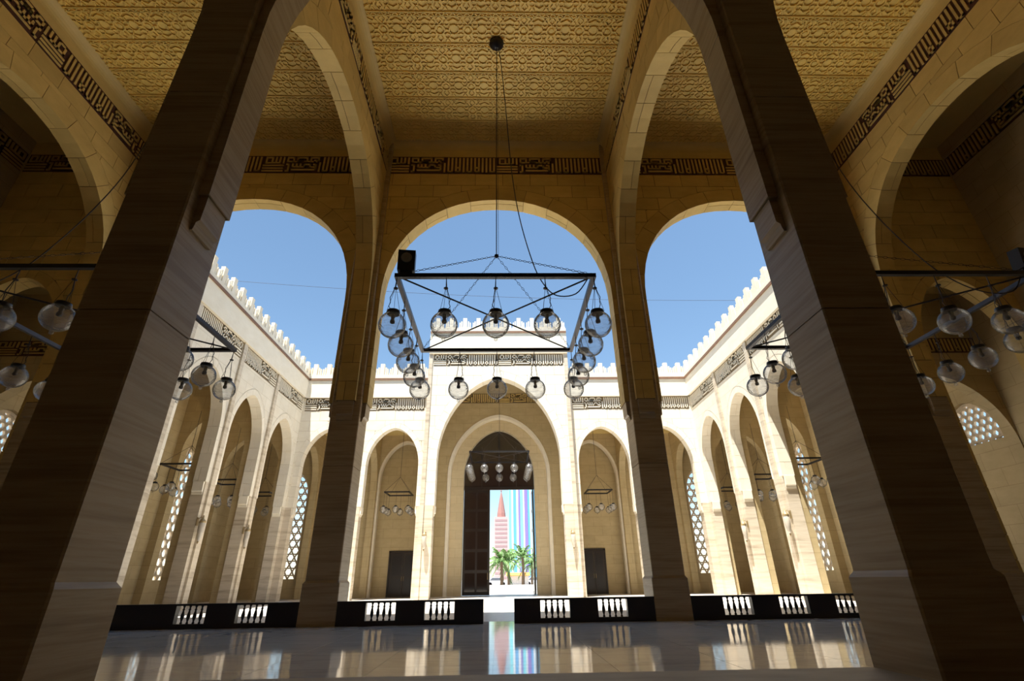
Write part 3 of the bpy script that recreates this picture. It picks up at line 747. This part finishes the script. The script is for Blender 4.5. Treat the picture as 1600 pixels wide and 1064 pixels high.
# ------------------------------------------------------------------ hanging frame lamps
HX, HY = 1.97, 1.78
def links(mb, p, q, r=.022, wire=.006, step=.085):
    p, q = Vector(p), Vector(q); d = (q-p); n = max(1, int(d.length/step)); dn = d.normalized(); a = dn.orthogonal().normalized(); b = dn.cross(a)
    for i in range(n):
        c = p+d*((i+.5)/n); s_ = a if i % 2 else b
        pts = [c+dn*(.05*math.cos(t))+s_*(r*math.sin(t)) for t in (2*math.pi*k/6 for k in range(7))]
        mb.tube(pts, wire, 3)
R_G = 0.262
gp = []
for k in range(1, 18):
    a = math.pi*(k/18.0); gp.append((R_G*math.sin(a), -R_G*math.cos(a)))
gp = [(.02, -R_G-.075), (.035, -R_G-.06), (.035, -R_G-.03), (.022, -R_G-.012), (.03, -R_G+.004)] + [p for p in gp if p[1] > -R_G+.004 and not (p[1] > 0 and p[0] < .11)]
globe_me = MB().lathe(gp, 24).mesh('lamp', 'lamp_glass', True)
cap_me = MB().lathe([(.11, .225), (.125, .235), (.135, .26), (.12, .285), (.125, .30), (.06, .32), (.02, .325)], 18).mesh('cap', 'black_metal', True)
bulb_me = MB().lathe([(.035, .24), (.04, .16), (.03, .13), (.05, .08), (.045, .04), (.0, .02)], 10).mesh('bulb_holder', 'wire', True)
hg = MB()
for k in range(3):
    a = 2*math.pi*k/3+.4
    hg.tube([(.14*math.cos(a), .14*math.sin(a), .26), (.012*math.cos(a), .012*math.sin(a), .80)], .0045, 4)
hg.lathe([(.0, .80), (.045, .805), (.045, .822), (.0, .83)], 10); hg.tube([(0, 0, .82), (0, 0, 1.06)], .007, 5)
hang_me = hg.mesh('hanger', 'wire')
cord_pts = [(0, 0, 1.03), (.015, 0, .85), (.05, .01, .70), (.09, .02, .58), (.075, .01, .48), (.10, -.01, .40), (.05, 0, .32)]
cord_me = MB().tube(cord_pts, .008, 5).mesh('cord', 'wire')
small_globe = MB().lathe([(r*.82, z*.82) for r, z in gp], 14).mesh('lamp', 'lamp_glass', True)
small_cap = MB().lathe([(.09, .18), (.105, .21), (.09, .24), (.02, .255)], 10).mesh('cap', 'black_metal', True)
small_hang = MB().tube([(0, 0, .24), (0, 0, 1.1)], .009, 4).mesh('hanger', 'wire')
def frame_lamp(cx, cyy, z, ztop, label, mirror=1, flood=None, detail=True, hy=HY, HX=HX):
    t = empty('hanging_frame_lamp', (cx, cyy, z)); tag(t, label, 'chandelier', 'hanging frame lamps with glass globes')
    b = .045
    MB().box(-HX-b, HX+b, -hy-b, -hy+b, -b, b).build('beam', 'black_metal', t); MB().box(-HX-b, HX+b, hy-b, hy+b, -b, b).build('beam', 'black_metal', t)
    for s in (-1, 1): MB().box(s*HX-b, s*HX+b, -hy+b, hy-b, -b, b).build('beam', 'grey_metal', t)
    for s in (-1, 1): MB().tube([(-HX, -s*hy, 0), (HX, s*hy, 0)], .02, 6).build('brace_rod', 'wire', t)
    for sx_ in (-1, 1):
        for sy_ in (-1, 1):
            q = MB(); links(q, (0, 0, 1.76), (sx_*HX, sy_*hy, .04)); q.build('chain', 'wire', t)
    top = ztop-z
    q = MB().tube([(0, 0, 1.72), (0, 0, top-.05)], .012, 5); q.tube([(.05, 0, 1.78), (.02, .03, top-.05)], .006, 4); q.lathe([(.0, 1.70), (.05, 1.73), (.05, 1.79), (.0, 1.82)], 8); q.build('suspension_rod', 'wire', t)
    MB().lathe([(.03, top-.22), (.16, top-.15), (.23, top-.06), (.23, top)], 20).build('ceiling_rose', 'black_metal', t, True)
    if detail:
        m = mirror; hz = top-.1
        q = MB(); P = [(.05, 0, hz)]+[(x*m, y, z_) for x, y, z_ in ((.14, 0, 9.04), (.27, -.04, 6.98), (.41, -.24, 4.28), (.57, -.54, 2.52), (.82, -.94, .92), (1.02, -1.24, .14), (1.24, -1.54, -.31), (1.6, -1.69, -.36), (1.85, -1.74, -.05))]
        pts = []
        for i in range(len(P)-1):
            a0, a1, a2, a3 = (Vector(P[max(i-1, 0)]), Vector(P[i]), Vector(P[i+1]), Vector(P[min(i+2, len(P)-1)]))
            for k in range(5):
                u = k/5; pts.append(.5*((2*a1)+(a2-a0)*u+(2*a0-5*a1+4*a2-a3)*u*u+(3*a1-a0-3*a2+a3)*u**3))
        pts.append(Vector(P[-1])); q.tube(pts, .013, 5); q.build('cable', 'wire', t)
    spots = []
    for i in range(5): spots += [(-HX+i*HX/2, -hy), (-HX+i*HX/2, hy)]
    for i in range(1, 4): spots += [(-HX, -hy+i*hy/2), (HX, -hy+i*hy/2)]
    for i, (x, y) in enumerate(spots):
        g = put('lamp', globe_me, t, (x, y, -1.10), (0, 0, random.uniform(0, 6.28)))
        put('cap', cap_me, g); put('bulb_holder', bulb_me, g); put('hanger', hang_me, g)
        if detail: put('cord', cord_me, g)
    if flood:
        fx = flood
        f = MB().box(-.17, .17, -.11, .11, 0, .44).build('floodlight', 'black_metal', t, loc=(fx*(HX-.17), -hy, .10)); f.rotation_euler = (.12, 0, .1)
        q = MB(); q.lathe([(.0, 0), (.10, 0), (.11, .015), (.09, .02)], 16); l = q.build('lens', 'lens_grey', f, True, (0, -.112, .26)); l.rotation_euler = (math.pi/2, 0, 0)
        MB().box(-.12, .12, -.03, .03, -.06, .0).build('bracket', 'grey_metal', f)
YC = (YN+YB)/2
frame_lamp(0.02, YC, 6.48, Z_CEIL-.06, 'large black square frame with glass globe lamps hanging in the central arch', 1, -1)
frame_lamp(-9.0, YC-.2, 6.48, Z_CEIL-.06, 'black square frame with glass globe lamps behind the left foreground pillar', -1, None, HX=2.17, hy=1.9)
frame_lamp(8.9, YC-.1, 6.48, Z_CEIL-.06, 'black square frame with glass globe lamps behind the right foreground pillar', 1, 1, HX=2.17)
frame_lamp(0.03, 34.65, 8.70, 16.2, 'distant square frame of glass globes hanging before the dark entrance', 1, None, False, 1.7)
def small_frame(cx, cyy, z, ztop, label):
    t = empty('small_frame_lamp', (cx, cyy, z)); tag(t, label, 'chandelier', 'small frame lamps in the galleries')
    h = .8
    for s in (-1, 1):
        MB().box(-h-.04, h+.04, s*h-.04, s*h+.04, -.04, .04).build('beam', 'black_metal', t); MB().box(s*h-.04, s*h+.04, -h+.04, h-.04, -.04, .04).build('beam', 'black_metal', t)
    q = MB()
    for sx_ in (-1, 1):
        for sy_ in (-1, 1): q.tube([(sx_*h, sy_*h, .03), (0, 0, 1.1)], .009, 4)
    q.build('chain', 'wire', t); MB().tube([(0, 0, 1.08), (0, 0, ztop-z)], .012, 5).build('suspension_rod', 'wire', t)
    for x, y in [(-h, -h), (0, -h), (h, -h), (-h, 0), (h, 0), (-h, h), (0, h), (h, h)]:
        g = put('lamp', small_globe, t, (x, y, -1.10)); put('cap', small_cap, g); put('hanger', small_hang, g)
for s in (-1, 1):
    for y, wd in ((18.2, 'first'), (21.4, 'second'), (25.72, 'third'), (30.04, 'fourth'), (34.6, 'fifth')):
        small_frame(s*15.86, y, 6.35, 10.9, 'small globe frame lamp in the %s gallery, %s from the hall' % (SIDE[s], wd))
    small_frame(s*6.75, 34.7, 6.3, 10.9, 'small globe frame lamp in the rear gallery just %s of the gateway' % SIDE[s])

# ------------------------------------------------------------------ beyond the gate
def palm(x, y, h, label, seed):
    rnd = random.Random(seed); t = empty('palm_tree', (x, y, -.1)); tag(t, label, 'palm', 'palms beyond the gate')
    q = MB(); q.tube([(0, 0, 0), (.05, 0, h*.5), (0, .05, h)], [.22, .17, .15], 8); q.build('trunk', 'trunk', t)
    for k in range(26):
        az = 2*math.pi*k/26+rnd.uniform(-.15, .15); el = rnd.uniform(-.3, 1.2); Ln = rnd.uniform(2.4, 3.3)
        f = MB(); pts = []
        for i in range(7):
            u = i/6; r = Ln*u*math.cos(el)*(1-.15*u); z = h+Ln*u*math.sin(el)-1.35*u*u
            pts.append(Vector((r*math.cos(az), r*math.sin(az), z)))
        side = Vector((-math.sin(az), math.cos(az), 0))
        f.tube(pts, .025, 4)
        for i in range(1, 7):
            p = pts[i]
            for s in (-1, 1):
                tip = p+side*s*.42*(1-.5*i/7)+(pts[i]-pts[i-1])*.8+Vector((0, 0, -.22)); a = pts[i-1]
                f.add([a, p, tip, a+Vector((0, 0, .02)), p+Vector((0, 0, .02)), tip+Vector((0, 0, .02))], [(0,1,2),(5,4,3),(0,3,4,1),(1,4,5,2),(2,5,3,0)])
        f.build('frond', 'frond', t)
palm(0.2, 62, 2.9, 'palm tree beside the dark door leaf seen through the gate', 1)
palm(2.9, 69, 3.6, 'tallest palm tree toward the right side of the gate opening', 2)
palm(1.2, 77, 3.6, 'middle palm tree seen through the gate', 3)
palm(4.9, 84, 3.2, 'palm tree at the right jamb of the gate opening', 4)
t = empty('tower', (0.1, 190, 0)); tag(t, 'distant pink office tower with a red spire seen through the gate', 'building')
MB().box(-2.2, 2.6, 0, 5, 0, 21.5).build('body', 'tower_pink', t)
for k in range(14): MB().box(-2.0, 2.4, -.06, 0, 1.2+k*1.45, 1.8+k*1.45).build('window_band', 'tower_window', t)
MB().lathe([(1.6, 21.5), (1.5, 23), (.6, 28.5), (.15, 30.5)], 8, (0.3, 2.5, 0)).build('spire', 'tower_red', t)
MB().lathe([(.06, 30.4), (.25, 31), (.06, 31.6), (.05, 34)], 6, (0.3, 2.5, 0)).build('finial', 'tower_red', t)
t = empty('streak_stand_in', (9.0, 170, 0)); tag(t, 'tall stand-in block for stray blue white and violet vertical colour streaks', 'building')
MB().box(-6.2, 9, 0.1, 6, 0, 48).build('body', 'streak_white', t)  # stand-in block, not a known building; its strips draw stray colour streaks
cols = ['streak_cyan', 'streak_white', 'streak_blue', 'streak_white', 'streak_violet', 'streak_cyan', 'streak_white', 'streak_violet', 'streak_blue', 'streak_white', 'streak_cyan', 'streak_blue', 'streak_white']
x = -6.2
for i, cname in enumerate(cols):
    wd = [.9, .6, 1.0, .7, .6, .9, .5, 1.0, .7, .6, .9, .8, .7][i]; MB().box(x, x+wd-.05, -.1 if i % 2 else 0, .1, 0, 48).build('colour_streak', cname, t); x += wd
t = empty('kiosk', (3.0, 92, -.1)); tag(t, 'low kiosk with an orange awning under the palms', 'kiosk')
MB().box(-1.8, 1.8, 0, 2, 0, 1.9).build('body', 'kerb_white', t)
q = MB(); q.prism([(-.9, 1.55), (0, 2.0), (0, 2.1), (-.9, 1.65)], -2.0, 2.0, lambda u, z, w_: (w_, u, z)); q.build('awning', 'awning', t)
wl = MB().box(-12, 14, 58, 58.3, -.1, .45).build('boundary_wall', 'kerb_white'); tag(wl, 'low white kerb wall beyond the gate', 'wall', kind='structure')
def car(x, y, label):
    t = empty('car', (x, y, -.1)); tag(t, label, 'car', 'parked cars beyond the gate')
    q = MB(); q.prism([(-1.9, .35), (1.9, .35), (1.9, .8), (1.2, .9), (.7, 1.4), (-.9, 1.4), (-1.5, .9), (-1.9, .85)], -.8, .8, lambda u, z, w_: (u, w_, z)); q.build('body', 'car_paint', t)
    q = MB(); q.prism([(-1.3, .92), (1.0, .92), (.62, 1.34), (-.85, 1.34)], -.81, .81, lambda u, z, w_: (u, w_, z)); q.build('window_glass', 'window_dark', t)
    for wx in (-1.2, 1.2):
        for wy in (-.7, .7): MB().tube([(wx, wy-.1, .32), (wx, wy+.1, .32)], .32, 12).build('wheel', 'wire', t)
car(-.6, 100, 'silver car parked beyond the gate beside the door leaf'); car(6.4, 100, 'silver car parked beyond the gate under the rightmost palm')

t = empty('overhead_cable', (0, 24, 0)); tag(t, 'thin cable strung across the sky above the courtyard', 'cable')
pts = [(-17+34*i/24, 0, 16.6-1.5*i/24-.5*math.sin(math.pi*i/24)) for i in range(25)]
MB().tube(pts, .009, 5).build('strand', 'strand', t)
for x_, z_ in ((-17, 16.7), (17, 15.2)): MB().tube([(x_, 0, 13.3), (x_, 0, z_)], .05, 8).build('mast', 'grey_metal', t)
